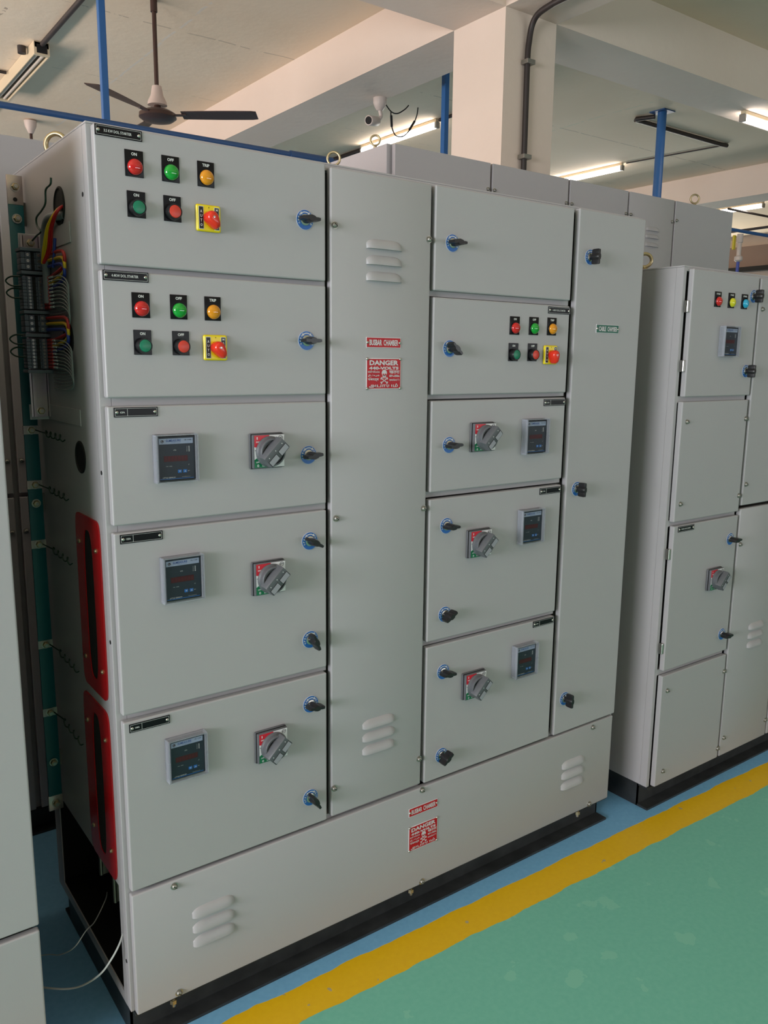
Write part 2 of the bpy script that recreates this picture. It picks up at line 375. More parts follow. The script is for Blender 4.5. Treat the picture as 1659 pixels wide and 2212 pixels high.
def m_disc():
    m = MB(); m.lathe([(.0212, 0), (.0212, .0008), (.0205, .0010)], GOLDRIM, out(0, 0, 0), 40)
    m.lathe([(.0200, .0005), (.0200, .0016)], BLUE, out(0, 0, 0), 40)
    m.lathe([(.0118, .001), (.0118, .0030), (.0105, .0040), (.0004, .0040)], SILVER, out(0, 0, 0), 28)
    R = .0160
    def arc(word, a0, a1):
        for i, ch in enumerate(word):
            a = math.radians(a0+(a1-a0)*i/(len(word)-1))
            T = Matrix.Translation((R*math.cos(a), 0, R*math.sin(a))) @ Matrix.Rotation(-(a-PI/2), 4, 'Y')
            m.text(ch, .0036, .0042, 0, 0, -.0019, WHITE, 0.03, M=T)
    arc('OPEN', 205, 140); arc('CLOSE', 40, -30)
    pts = []
    for k in range(13):
        a = math.radians(122-64*k/12); pts.append((R*math.cos(a), R*math.sin(a)))
    inner = [(x*.93, z*.93) for x, z in pts]; outer = [(x*1.05, z*1.05) for x, z in pts]
    for k in range(12): m.add([(outer[k][0], -.0019, outer[k][1]), (outer[k+1][0], -.0019, outer[k+1][1]), (inner[k+1][0], -.0019, inner[k+1][1]), (inner[k][0], -.0019, inner[k][1])], [[0, 1, 2, 3]], WHITE)
    for a, s_ in ((128, 1), (52, -1)):
        T = Matrix.Translation((R*math.cos(math.radians(a)), 0, R*math.sin(math.radians(a)))) @ Matrix.Rotation(-(math.radians(a)-PI/2), 4, 'Y')
        m.add([T @ Vector(v) for v in ((-.0032*s_, -.0019, 0), (.0022*s_, -.0019, .0032), (.0022*s_, -.0019, -.0032))], [[0, 1, 2]], WHITE)
    return m
def m_wing():
    m = MB()
    m.lathe([(.0078, 0), (.0085, .006), (.0085, .016), (.0070, .020), (.0004, .020)], LOCKB, out(0, 0, 0), 24)
    half = [(-.0205, .0034), (-.0150, .0044), (-.0085, .0040), (-.0060, .0072), (0, .0086), (.0060, .0072), (.0085, .0040), (.0150, .0044), (.0205, .0034)]
    outl = [(x, z) for x, z in half]+[(x, -z) for x, z in half[::-1]]
    n = len(outl)
    lay = [(.006, .94, .9), (.012, 1.0, 1.0), (.027, 1.0, .90), (.031, .95, .70)]
    vs = []; fs = []
    for d, sxx, szz in lay: vs += [(x*sxx, -d, z*szz) for x, z in outl]
    for j in range(len(lay)-1):
        for k in range(n): fs.append([j*n+k, (j+1)*n+k, (j+1)*n+(k+1) % n, j*n+(k+1) % n])
    fs.append(list(range(n))); fs.append([(len(lay)-1)*n+k for k in range(n)][::-1])
    m.add(vs, fs, LOCKB); return m
def lock(door, x, z, ang, y=0):
    place('disc', m_disc, 'lock_disc', door, (x, y, z), label='blue OPEN CLOSE disc')
    place('wing', m_wing, 'lock_knob', door, (x, y-.003, z), (0, -math.radians(ang), 0), label='black wing knob')
# energy meter
MW, MH = .0435, .0475
def m_meter():
    m = MB(); m.box(-MW+.003, MW-.003, -.013, 0, -MH+.003, MH-.003, BLACK, .0012); y = -.0134
    m.box(-MW+.0055, MW-.0055, y, -.012, -MH+.0045, MH-.0045, MFACE)
    m.box(-MW+.008, MW-.008, y-.0003, -.012, MH-.0185, MH-.0075, MSTRIP)
    m.text('ELMEASURE', .0305, .0048, -.0055, MH-.0118, y-.0006, MTXT, 0.008)
    m.text('intelligent power', .020, .0015, -.001, MH-.0163, y-.0006, MTXT)
    m.text('UL 1105', .0150, .0028, .0245, MH-.0112, y-.0006, MFACE, 0.01)
    m.lathe([(.0030, 0), (.0030, .0004)], mat('meter_logo', (70, 52, 56), 0.4), out(-.0290, y-.0002, MH-.0130), 16)
    m.text('L', .0028, .0034, -.0290, MH-.0128, y-.0008, MSTRIP, 0.05)
    m.text('kWh', .0055, .0024, -.003, .0165, y-.0002, WHITE)
    for k in range(4):
        m.text(('V', 'A', 'kW', 'PF')[k], .0022, .0016, .0225, .0225-k*.0030, y-.0002, WHITE); m.lathe([(.0011, 0), (.0011, .0004)], WHITE, out(.0270, y, .0225-k*.0030), 10)
    m.box(-.0270, .0235, y-.0003, -.012, -.0065, .0055, MLED)
    for k in range(7): m.text('8', .0050, .0088, -.0230+k*.0071, -.0005, y-.0006, MDIM)
    m.text('imp', .0045, .0016, -.0200, -.0155, y-.0002, WHITE); m.text('kVAh', .0055, .0016, -.0125, -.0155, y-.0002, WHITE)
    m.text('/', .0020, .0024, .0255, -.0140, y-.0002, WHITE)
    for k, s_ in ((0, -1), (1, 1)):
        cx = .0060+k*.0115; m.box(cx-.0040, cx+.0040, y-.0006, -.012, -.0300, -.0235, MBTN, .0005)
        m.add([(cx-.0024, y-.0009, -.0268-s_*.0016), (cx+.0024, y-.0009, -.0268-s_*.0016), (cx, y-.0009, -.0268+s_*.0020)], [[0, 1, 2]], MSTRIP)
    m.text('SET', .0040, .0016, .0250, -.0268, y-.0002, WHITE)
    m.text('LITTLE GENIUS+', .0270, .0026, -.0165, -MH+.0092, y-.0002, WHITE, 0.01)
    m.text('www.elmeasure.com', .0180, .0013, .0190, -MH+.0094, y-.0002, WHITE)
    m.box(-MW+.008, MW-.008, y-.0003, -.012, -MH+.0060, -MH+.0070, MBTN)
    return m
def m_cover():
    m = MB(); a, b_, d, t = MW, MH, .021, .0009
    for s_ in (-1, 1):
        m.box(s_*a-t, s_*a+t, -d, 0, -b_, b_, MEDGE); m.box(-a, a, -d, 0, s_*b_-t, s_*b_+t, MEDGE)
        m.box(s_*(a-.0035)-.0004, s_*(a-.0035)+.0004, -d, -.004, -b_+.002, b_-.002, MEDGE)
        m.box(s_*a-.002 if s_ > 0 else s_*a-.0015, s_*a+.0015 if s_ > 0 else s_*a+.002, -d-.0012, -d+.003, -.0015, .0015, MEDGE)
    m.box(-a, a, -d-.0006, -d, -b_, b_, MGLASS)
    e = .0008
    for s_ in (-1, 1): m.box(s_*(a-e)-e, s_*(a-e)+e, -d-.0010, -d, -b_, b_, MEDGE); m.box(-a, a, -d-.0010, -d, s_*(b_-e)-e, s_*(b_-e)+e, MEDGE)
    return m
def meter(par, x, z):
    p = place('meter', m_meter, 'energy_meter', par, (x, 0, z), label='dark energy meter with a red display window and blue keys')
    place('cover', m_cover, 'cover', p, (0, 0, 0), label='clear plastic cover')
# rotary breaker handle
def m_hbase():
    m = MB(); m.box(-.0410, .0390, -.007, 0, -.0385, .0385, HBASE, .003)
    m.box(-.0395, .0380, -.0085, -.006, -.0370, .0370, RUBBER, .001)
    m.box(-.0385, .0375, -.016, -.008, -.0360, .0360, HBASE, .0015)
    y = -.0163
    m.box(-.0355, .0365, y, -.015, -.0345, .0345, LAB_WHT)
    m.poly([(-.0355, .0345), (-.0355, .010), (-.020, .007), (0, .012), (0, .0345)], y-.0004, -.015, LAB_RED)
    m.poly([(-.0355, -.0345), (0, -.0345), (0, -.028), (-.0225, -.0165), (-.0300, -.0140), (-.0355, -.0170)], y-.0004, -.015, LAB_GRN)
    m.text('I', .0020, .0056, -.0290, .0285, y-.0008, LAB_WHT, 0.05); m.text('ON', .0080, .0034, -.0280, .0205, y-.0008, LAB_WHT, 0.04)
    m.text('OFF', .0090, .0034, -.0280, -.0225, y-.0008, LAB_WHT, 0.03); m.text('O', .0050, .0055, -.0275, -.0300, y-.0008, LAB_WHT, 0.05)
    m.text('Reset', .0105, .0024, -.0125, -.0312, y-.0008, LAB_WHT, 0.02)
    m.box(-.0345, -.0315, y-.0004, -.015, .0020, .0032, BLACK)
    ring = [(.0275+.0048*math.cos(a), y-.0006, .0285+.0044*math.sin(a)) for a in [2*PI*k/20 for k in range(20)]]
    m.tube(ring, .0004, BLACK, 6, closed=True); m.text('L&T', .0075, .0022, .0275, .0285, y-.0006, BLACK, 0.04)
    return m
def m_hknob():
    m = MB(); m.lathe([(.0335, 0), (.0335, .003), (.0305, .006), (.0300, .016), (.0285, .0175), (.0262, .0175), (.0255, .0120), (.0004, .0118)], HGREY, out(0, 0, 0), 48); m.lathe([(.0256, .0119), (.0004, .0121)], RUBBER, out(0, 0, 0), 40)
    # raised grip bar
    pr = [(-.0175, .013), (-.0150, .030), (-.0125, .0330), (.0122, .0330), (.0142, .0315), (.0150, .013)]   # (across, out)
    L = .0300; vs = []; n = len(pr)
    for x, k in ((-L, .93), (-L+.002, 1), (L-.002, 1), (L, .93)): vs += [(x, -d, -a*k) for a, d in pr]
    fs = []
    for j in range(3):
        for k in range(n): fs.append([j*n+k, j*n+(k+1) % n, (j+1)*n+(k+1) % n, (j+1)*n+k])
    fs.append(list(range(n))[::-1]); fs.append([3*n+k for k in range(n)])
    m.add(vs, fs, HGREY)
    # two pale grip patches along the lower half of the face, three holes along the upper half
    for x0, x1 in ((-.0285, -.0030), (.0030, .0285)):
        m.box(x0, x1, -.0336, -.0325, -.0128, .0006, RUBBER); m.box(x0+.0008, x1-.0008, -.0339, -.0325, -.0121, -.0002, HGREY2)
    for x in (-.0215, 0, .0215):
        m.lathe([(.0024, .0320), (.0024, .0329)], RUBBER, out(x, 0, .0065), 12); m.lathe([(.0011, .0325), (.0011, .0333)], WHITE, out(x+.0006, 0, .0058), 8)
    return m
def handle(par, x, z):
    p = place('hb', m_hbase, 'rotary_handle', par, (x, 0, z), label='grey rotary breaker handle on a red, white and green ON OFF plate')
    place('hk', m_hknob, 'handle_knob', p, (.001, -.0165, -.001), (0, -math.radians(45), 0), label='round grey knob with raised grip bar')
# bolts
def m_bolt():
    m = MB(); m.lathe([(.0085, 0), (.0085, .0012)], SILVER, out(0, 0, 0), 20)
    m.lathe([(.0064, .001), (.0066, .0040), (.0050, .0066), (.0026, .0078), (.0004, .0080)], DULLST, out(0, 0, 0), 20)
    m.box(-.0045, .0045, -.0083, -.0070, -.0006, .0006, RUBBER, M=Matrix.Rotation(.7, 4, 'Y')); return m
def bolt(par, x, z, y=0): place('bolt', m_bolt, 'screw', par, (x, y, z))
def m_hex():
    m = MB(); m.lathe([(.0105, 0), (.0105, .0015)], SILVER, out(0, 0, 0), 20); m.lathe([(.0080, .001), (.0080, .0065), (.0068, .0078)], BRASS, out(0, 0, 0), 6, smooth=False)
    m.lathe([(.0042, .0065), (.0042, .0120)], SILVER, out(0, 0, 0), 12); return m
# pressed louver
def louver(m, cx, cz, wd, h, dep, mt, y=0, both=False):
    nu, nv = 22, 10; vs = []; fs = []
    for j in range(nv+1):
        for i in range(nu+1):
            u = math.sin(PI/2*(-1+2*i/nu)); v = j/nv
            # rounded-corner footprint: ends curve in towards the top
            r = .42
            top = 1-v
            g = max(0.0, 1-abs(u)**6)**.5
            f = math.sin(v*PI/2)**.8
            xx = cx+u*wd/2*(1 if True else 1)
            dd = dep*f*g
            zz = cz+h/2-v*h-(abs(u)**6)*(1-v)*h*.45
            vs.append((xx, y-dd-.0004*(0 < j), zz))
    for j in range(nv):
        for i in range(nu):
            a = j*(nu+1)+i; fs.append([a, a+1, a+nu+2, a+nu+1])
    m.add(vs, fs, mt, True)
    # underside lip, dark opening
    b0 = [(vs[nv*(nu+1)+i]) for i in range(nu+1)]
    m.add([p for p in b0]+[(p[0], y+.0004, p[2]+.0006) for p in b0], [[i, i+1, nu+2+i, nu+1+i] for i in range(nu)], mt)
def sheet(x0, x1, z0, z1, th=.0185, mt=GREY, bev=.0034):
    return MB().box(x0, x1, 0, th, z0, z1, mt, bev, seg=3)
def m_eye(R, r):
    def f():
        m = MB(); m.tube([(R*math.cos(a), 0, .75*R-.003+R+R*math.sin(a)) for a in [2*PI*k/36 for k in range(36)]], r, BRASS, 12, closed=True)
        m.lathe([(r*2.1, 0), (r*2.1, .3*R), (r*1.1, .5*R), (r*.9, .75*R)], BRASS, Matrix.Identity(4), 20); return m
    return f
def eyebolt(par, x, y, z, R, r, rz): place('eye%g' % R, m_eye(R, r), 'lifting_eyebolt', par, (x, y, z), (0, 0, rz), label='brass-coloured ring')

# signs
def m_strip_sign(t, mt):
    def f():
        m = MB(); m.box(-.050, .050, -.0016, 0, -.0122, .0122, SIGNW, .0003); m.box(-.0485, .0485, -.0018, -.001, -.0108, .0108, mt)
        a, b_ = t.split(' ')
        m.text(a, .036 if a == 'BUSBAR' else .031, .0135, -.0235, 0, -.0021, SIGNW, 0.035); m.text(b_, .043, .0135, .0205, 0, -.0021, SIGNW, 0.03); return m
    return f
def m_danger():
    m = MB(); m.box(-.0505, .0505, -.0016, 0, -.0360, .0360, SIGNW, .0003)
    m.poly([(-.0485, -.031), (-.0455, -.034), (.0455, -.034), (.0485, -.031), (.0485, .031), (.0455, .034), (-.0455, .034), (-.0485, .031)], -.0018, -.001, SIGNRED)
    y = -.0022
    m.text('DANGER', .084, .0115, 0, .0253, y, SIGNW, 0.04)
    m.text('440-VOLTS', .086, .0070, 0, .0130, y, SIGNW, 0.05)
    m.text('\u0c05\u0c2a\u0c3e\u0c2f\u0c2e\u0c41', .034, .0050, -.0295, .0050, y, SIGNW, 0.02)
    m.text('\u062e\u0637\u0631\u06c1', .032, .0068, -.0295, -.0045, y, SIGNW, 0.02)
    m.text('\u0918\u092c\u0930\u0924\u094d\u0935', .031, .0068, -.0305, -.0140, y, SIGNW, 0.02)
    m.text('\u0916\u0924\u0930\u093e', .031, .0070, .0305, .0040, y, SIGNW, 0.02)
    m.text('\u0d05\u0d2a\u0d3e\u0d2f\u0d02', .030, .0056, .0305, -.0052, y, SIGNW, 0.03)
    m.text('\u0c85\u0caa\u0cbe\u0caf', .030, .0050, .0305, -.0138, y, SIGNW, 0.02)
    m.text('\u0b85\u0baa\u0bbe\u0baf\u0bae\u0bcd', .084, .0100, -.001, -.0275, y, SIGNW, 0.015)
    # skull and crossbones
    m.lathe([(.0074, .0014), (.0074, .0022)], SIGNW, out(.001, 0, .0020), 24); m.box(-.0038, .0058, -.0022, -.001, -.0105, -.002, SIGNW)
    for x in (-.0022, .0042): m.lathe([(.0019, .0015), (.0019, .0026)], SIGNRED, out(x, 0, -.0012), 12)
    m.add([(.001, -.0026, -.0030), (.0022, -.0026, -.0056), (-.0002, -.0026, -.0056)], [[0, 1, 2]], SIGNRED)
    for k in range(4): m.box(-.0024+k*.0022, -.0019+k*.0022, -.0026, -.001, -.0100, -.0072, SIGNRED)
    for s_ in (-1, 1):
        T = Matrix.Translation((.001, 0, -.0158)) @ Matrix.Rotation(s_*.55, 4, 'Y')
        m.box(-.0098, .0098, -.0022, -.001, -.0009, .0009, SIGNW, M=T)
        for e in (-1, 1):
            for q in (-1, 1):
                m.lathe([(.0017, .0014), (.0017, .0022)], SIGNW, T @ out(e*.0100, 0, q*.0013), 10)
    return m
def strip_sign(par, x, z, t, mt, cname):
    p = place('sg'+t, m_strip_sign(t, mt), 'label_sign', par, (x, 0, z), label='%s sign reading %s' % (cname, t))
    for s_ in (-1, 1): place('rivet', m_rivet, 'rivet', p, (s_*.0465, -.0016, 0))
def danger_sign(par, x, z):
    p = place('danger', m_danger, 'warning_sign', par, (x, 0, z), label='red danger sign with a skull and crossbones')
    for a in (-1, 1):
        for b_ in (-1, 1): place('rivet', m_rivet, 'rivet', p, (a*.0480, -.0016, b_*.0340))

def channel(par, x0, x1, y0, y1):
    """steel base: web set back, foot flange running forward on the floor"""
    m = MB(); d = .005
    for yf, s_ in ((y0, 1), (y1, -1)):
        yw_ = yf+s_*.042
        m.box(x0, x1, min(yw_, yw_+s_*d), max(yw_, yw_+s_*d), .0005, .082, CHAN)
        m.box(x0, x1, min(yf, yw_), max(yf, yw_), .0005, .0075, CHAN); m.box(x0, x1, min(yf+s_*.004, yw_), max(yf+s_*.004, yw_), .076, .082, CHAN)
    for xf in (x0, x1-d): m.box(xf, xf+d, y0+.042, y1-.042, .0005, .082, CHAN)
    return m.build('base_channel', par, label='black steel base channel')

# ------------------------------------------------------------------ main switchboard
C = thing('switchboard_cabinet', (0, 0, 0), 'large light grey switchboard in the centre with red DANGER signs on its front', 'switchboard')
zr = [(1.677, 1.921), (1.431, 1.667), (1.182, 1.415), (.786, 1.167), (.386, .771)]
# body: shell with the lower left side left open
m = MB(); X0, X1, YF, YB, ZT = -.013, 1.606, .040, .590, 1.928
m.box(X0, X0+.004, .0445, YB, .372, ZT-.0045, SIDE)                       # left side sheet
m.box(X0, X0+.003, .0445, .062, .0835, .3715, SIDE); m.box(X0, X0+.003, YB-.05, YB-.0045, .0835, .3715, SIDE); m.box(X0, X0+.003, .0625, YB-.0505, .0835, .108, SIDE)
m.box(X1-.004, X1, .0445, YB-.0045, .0835, ZT-.0045, SIDE)
m.box(X0, X1, .0200, YB, ZT-.004, ZT, SIDE, .0010)
m.box(X0, X1, YB-.004, YB, .0835, ZT-.0042, SIDE); m.box(X0+.004, X1-.0042, .0445, YB-.0045, .0837, .088, VOID); m.box(X0+.004, X1-.0045, YB-.010, YB-.0045, .0885, .370, VOID)  # inner floor and back coloured dark in place of shade
m.box(X0+.003, X1-.003, YF, YF+.004, .372, ZT-.003, INNER)
m.box(X0+.003, X1-.003, .045, YB-.01, .372, .376, INNER)
for x0, x1 in ((X0, .010), (X1-.020, X1)): m.box(x0, x1, .0202, .0442, .0835, ZT-.0043, SIDE, .0012)
for x0, x1, zz in ((.0103, .496, [1.672, 1.423, 1.1745, .7785, .3815]), (.79, 1.296, [1.672, 1.423, 1.1745, .7785, .3815])):
    for z in zz: m.box(x0, x1, .0195, YF+.002, z-.0095, z+.0095, SIDE)
m.box(.0103, 1.585, .0195, YF+.002, 1.912, ZT-.0045, SIDE); m.box(.0103, 1.585, .0195, YF+.002, .374, .388, SIDE)
body = m.build('body', C)
for y, z in ((.055, 1.806), (.030, 1.285), (.030, .938), (.034, .203)): MB().lathe([(.0045, 0), (.0045, .0006)], RUBBER, Matrix.Translation((X0, y, z)) @ Matrix.Rotation(-PI/2, 4, 'Y'), 12).build('screw_hole', C)
for y, z, r in ((.210, 1.806, .036), (.199, 1.543, .032), (.162, 1.303, .032)):
    MB().lathe([(r+.002, 0), (r+.002, .0015), (r, .003), (r-.002, .003), (r-.003, .0006), (.0004, .0006)], RUBBER, Matrix.Translation((X0, y, z)) @ Matrix.Rotation(-PI/2, 4, 'Y'), 32).build('cable_grommet', C, label='black rubber grommet')
# red insulating sheets with a long slot
for z0, z1, ya, yb in ((.795, 1.182, .058, .222), (.375, .770, .062, .240)):
    m = MB(); yc = (ya+yb)/2; w2, h2 = (yb-ya)/2, (z1-z0)/2; zc = (z0+z1)/2; n = 40
    def sup(a, aa, bb, e):
        c_, s_ = math.cos(a), math.sin(a); return (math.copysign(abs(c_)**e, c_)*aa, math.copysign(abs(s_)**e, s_)*bb)
    vs = []; fs = []
    for k in range(n):
        a = 2*PI*k/n
        for xx in (X0-.003, X0-.0002):
            p = sup(a, w2, h2, .18); q = sup(a, .030, h2-.030, .55)
            vs += [(xx, yc+p[0], zc+p[1]), (xx, yc+q[0], zc+q[1])]
    for k in range(n):
        i = 4*k; j = 4*((k+1) % n); fs += [[i, j, j+1, i+1], [i+2, i+3, j+3, j+2], [i, i+2, j+2, j], [i+1, j+1, j+3, i+3]]
    m.add(vs, fs, ACRYL); m.box(X0-.0012, X0-.0002, yc-.031, yc+.031, zc-h2+.028, zc+h2-.028, VOID)  # dark plate stands in for the shade inside the slot
    sh = m.build('insulating_sheet', C, label='red acrylic sheet with a long dark slot')
    for dy in (-.058, .058):
        for dz in (-.13, .13): MB().lathe([(.005, 0), (.005, .002), (.003, .004)], BRASS, Matrix.Translation((X0-.003, yc+dy*(w2/.082), zc+dz)) @ Matrix.Rotation(-PI/2, 4, 'Y'), 12).build('screw', sh)
# hinge brackets inside the open lower side
for x, y, z, h in ((.012, .085, .275, .075), (.02, .16, .30, .07), (.02, .26, .32, .08)):
    m = MB(); m.box(x-.010, x+.010, y-.003, y+.003, z-h/2, z+h/2, DULLST, .001); m.tube([(x-.012, y, z-h/2), (x-.012, y, z+h/2)], .005, DULLST, 10)
    m.build('hinge_bracket', C)
channel(C, -.006, 1.594, .006, .575)
# doors
def door(x0, x1, z0, z1, name='door', label=None, par=None):
    return sheet(x0, x1, z0, z1).build(name, par or C, label=label)
D = [door(-.005, .4865, a, b_) for a, b_ in zr]
CD = [door(.795, 1.283, a, b_) for a, b_ in ((1.675, 1.917), (1.424, 1.660), (1.180, 1.410), (.784, 1.162), (.3855, .769))]
# busbar chamber cover with louvers
m = MB().box(.500, .7825, 0, .0185, .389, 1.916, GREY, .0034, seg=3)
for z in (1.767, 1.7320, 1.6965): louver(m, .6440, z, .100, .0215, .0100, GREY)
for z in (.6080, .5740, .5390): louver(m, .6410, z, .100, .0215, .0100, GREY)
B = m.build('busbar_cover', C)
for x, z in ((.509, 1.797), (.776, 1.791), (.513, 1.144), (.775, 1.142), (.507, .464), (.776, .463)): bolt(B, x, z)
strip_sign(C, .6450, 1.548, 'BUSBAR CHAMBER', SIGNRED, 'red'); danger_sign(C, .6460, 1.4765)
# cable chamber door
E = door(1.3045, 1.594, .383, 1.921, label='tall narrow cable chamber door')
for x, z in ((1.355, 1.796), (1.350, 1.144), (1.3455, .494)): lock(E, x, z, 88)
strip_sign(C, 1.4465, 1.6035, 'CABLE CHAMBER', SIGNGRN, 'green')
# bottom cover
m = MB().box(-.0055, 1.587, 0, .0185, .085, .3765, GREY, .0034, seg=3)
for z in (.2795, .2430, .2075): louver(m, .1790, z, .103, .0230, .0100, GREY)
for z in (.2700, .2360, .2000): louver(m, 1.4010, z, .103, .0230, .0100, GREY)
Pn = m.build('bottom_cover', C)
for x, z in ((.089, .364), (.789, .369), (1.488, .362), (.090, .0965), (.794, .0935), (1.493, .0940)): bolt(Pn, x, z)
for x in (.084, .772, 1.462):
    MB().lathe([(.008, 0), (.008, .010)], BRASS, Matrix.Translation((x, .020, .058)), 6, smooth=False).tube([(x, .020, .050), (x, .020, .078)], .0045, SILVER, 8).build('base_bolt', C)
strip_sign(C, .7940, .3150, 'BUSBAR CHAMBER', SIGNRED, 'red'); danger_sign(C, .7950, .2365)
# devices on the left column
nameplate(C, .0405, 1.9110, '3.5 KW DOL STARTER'); nameplate(C, .0420, 1.6580, '4.4KW DOL STARTER')
for xs, zs, sx_, sz_, bs, bz in (((.0670, .1375, .2095), 1.8615, .2110, 1.7790, (.0680, .1385), 1.7895), ((.0685, .1445, .2165), 1.6062, .2185, 1.5290, (.0690, .1465), 1.5365)):
    lamp(C, xs[0], zs, 'ON', 'red', RED_L); lamp(C, xs[1], zs, 'OFF', 'green', GREEN_L); lamp(C, xs[2], zs, 'TRIP', 'amber', AMBER_L)
    button(C, bs[0], bz, 'ON', 'green', GREEN_B); button(C, bs[1], bz, 'OFF', 'red', RED_B); selector(C, sx_, sz_, math.radians(146))
for z, t in ((1.4035, '63A'), (1.1545, '125A'), (.7560, '160A')): nameplate(C, .050, z, t, True)
for x, z in ((.1240, 1.3100), (.1290, 1.0600), (.1245, .6650)): meter(C, x, z)
for x, z in ((.3320, 1.3130), (.3310, 1.0315), (.3310, .6340)): handle(C, x, z)
for i, x, z, a in ((0, .434, 1.8, -3), (1, .436, 1.548, 0), (2, .439, 1.297, 8), (3, .441, 1.099, -30), (3, .441, .863, -68), (4, .441, .702, -5), (4, .4385, .462, -60)): lock(D[i], x, z, a)
# devices on the right column
nameplate(C, 1.239, 1.6465, '4.4KW DOL STARTER')
lamp(C, 1.0705, 1.601, 'ON', 'red', RED_L); lamp(C, 1.142, 1.602, 'OFF', 'green', GREEN_L); lamp(C, 1.212, 1.603, 'TRIP', 'amber', AMBER_L)
button(C, 1.069, 1.5325, 'ON', 'green', GREEN_B); button(C, 1.1405, 1.533, 'OFF', 'red', RED_B); selector(C, 1.2080, 1.527, math.radians(172))
for x, z, t in ((1.238, 1.3975, '63A'), (1.2375, 1.149, '125A'), (1.2345, .7590, '160A')): nameplate(C, x, z, t, True)
for x, z in ((1.157, 1.307), (1.155, 1.0565), (1.154, .6630)): meter(C, x, z)
for x, z in ((.9640, 1.3140), (.9620, 1.0315), (.9600, .6330)): handle(C, x, z)
for i, x, z, a in ((0, .849, 1.789, -2), (1, .848, 1.538, -42), (2, .854, 1.298, 6), (3, .852, 1.089, 0), (3, .853, .851, 32), (4, .853, .691, -2), (4, .854, .451, 38)): lock(CD[i], x, z, a)
# hinges seen past the left edge of the upper doors
eyebolt(C, .040, .40, ZT, .0235, .0055, math.radians(-40)); eyebolt(C, .546, .060, ZT, .0140, .0027, math.radians(-40))

# ---- open wiring on the left side: earth bar, terminal rail, wires
m = MB(); m.box(-.052, -.020, .470, .476, .40, 1.905, TEAL, .001); m.box(-.0525, -.0195, .469, .477, 1.842, 1.905, TIN, .001); m.lathe([(.0045, 0), (.0045, .001)], RUBBER, out(-.037, .469, 1.853), 14); m.box(-.0540, -.0185, .469, .477, .365, .405, TIN, .001)
for z in (1.338, 1.208, 1.063, .810, .632): m.box(-.0530, -.0190, .4685, .4775, z-.010, z+.010, TIN)
bar = m.build('earth_busbar', C, label='teal-sleeved earth busbar with bare lugs')
for z in (1.880, 1.812, 1.338, 1.208, 1.163, 1.063, .810, .632, .497, .385): place('hex', m_hex, 'bolt', bar, (-.036, .4685, z))
m = MB(); m.box(-.05, X0, .480, .486, 1.80, 1.85, INNER); m.box(-.05, X0, .480, .486, 1.14, 1.185, INNER); m.box(-.05, X0, .480, .486, .48, .52, INNER); m.build('busbar_bracket', C)
for z in (1.338, 1.208, 1.063, .810, .632):
    pts = [(-.028, .462, z)]+[(-.020+.003*math.cos(k*1.3), .41-.008*k, z+.007*math.sin(k*1.3)-.004) for k in range(20)]
    MB().tube(pts, .0015, W_GN, 6, sub=4).build('earth_wire', C)
for za, zb in ((1.730, 1.770), (1.368, 1.402)):
    m = MB(); m.box(X0-.002, X0, .145, .385, za, zb, SIDE, .0008); m.box(-.056, X0, .383, .387, za, zb, SIDE, .0008); m.build('rail_bracket', C)
m = MB(); y0 = .376
m.box(-.0505, -.0175, y0, y0+.002, 1.375, 1.765, RAINBOW); m.box(-.0545, -.0480, y0-.004, y0-.002, 1.375, 1.765, RAINBOW); m.box(-.0200, -.0145, y0-.004, y0-.002, 1.375, 1.765, RAINBOW)
m.box(-.0505, -.0490, y0-.004, y0+.002, 1.375, 1.765, RAINBOW); m.box(-.0190, -.0175, y0-.004, y0+.002, 1.375, 1.765, RAINBOW)
rail = m.build('terminal_rail', C, label='iridescent zinc-plated mounting rail')
for z in (1.750, 1.388): place('hex', m_hex, 'bolt', rail, (-.034, y0-.001, z))
def terminals(z0, z1, n):
    p = (z1-z0)/n
    for k in range(n):
        z = z0+p*(k+.5); m = MB()
        m.box(-.0640, -.0160, .338, .374, z-p*.47, z+p*.47, TERM, .0008); m.box(-.0560, -.0460, .334, .338, z-p*.47, z+p*.47, TERM); m.box(-.0340, -.0240, .334, .338, z-p*.47, z+p*.47, TERM)
        m.box(-.0440, -.0370, .3375, .3383, z-p*.47, z+p*.47, RUBBER)
        for x in (-.0510, -.0290):
            r = min(.0030, p*.36); m.lathe([(r, 0), (r, .0012)], SILVER, out(x, .334, z), 12); m.box(x-r*.9, x+r*.9, .3324, .3330, z-.0003, z+.0003, RUBBER)
        m.build('terminal_block', C)
def endclamp(z): MB().box(-.0660, -.0130, .332, .376, z-.0035, z+.0035, TERM2, .001).build('end_clamp', C)
terminals(1.690, 1.727, 3); terminals(1.608, 1.676, 10); terminals(1.560, 1.596, 3); terminals(1.482, 1.546, 9)
for z in (1.732, 1.684, 1.602, 1.553, 1.476): endclamp(z)
for z, mt, dy in ((1.7205, W_R, 0), (1.7080, W_Y, .003), (1.6960, W_B, .006), (1.590, W_R, 0), (1.578, W_Y, .003), (1.566, W_B, .006)):
    MB().tube([(-.018, .352, z), (-.020, .27, z-.001), (-.022, .185+dy, z-.004), (-.024, .158+dy, z-.016), (-.022, .175+dy, z-.034), (-.020, .25, z-.044), (-.017, .33, z-.05)], .0034, mt, 8, sub=6).build('power_wire', C)
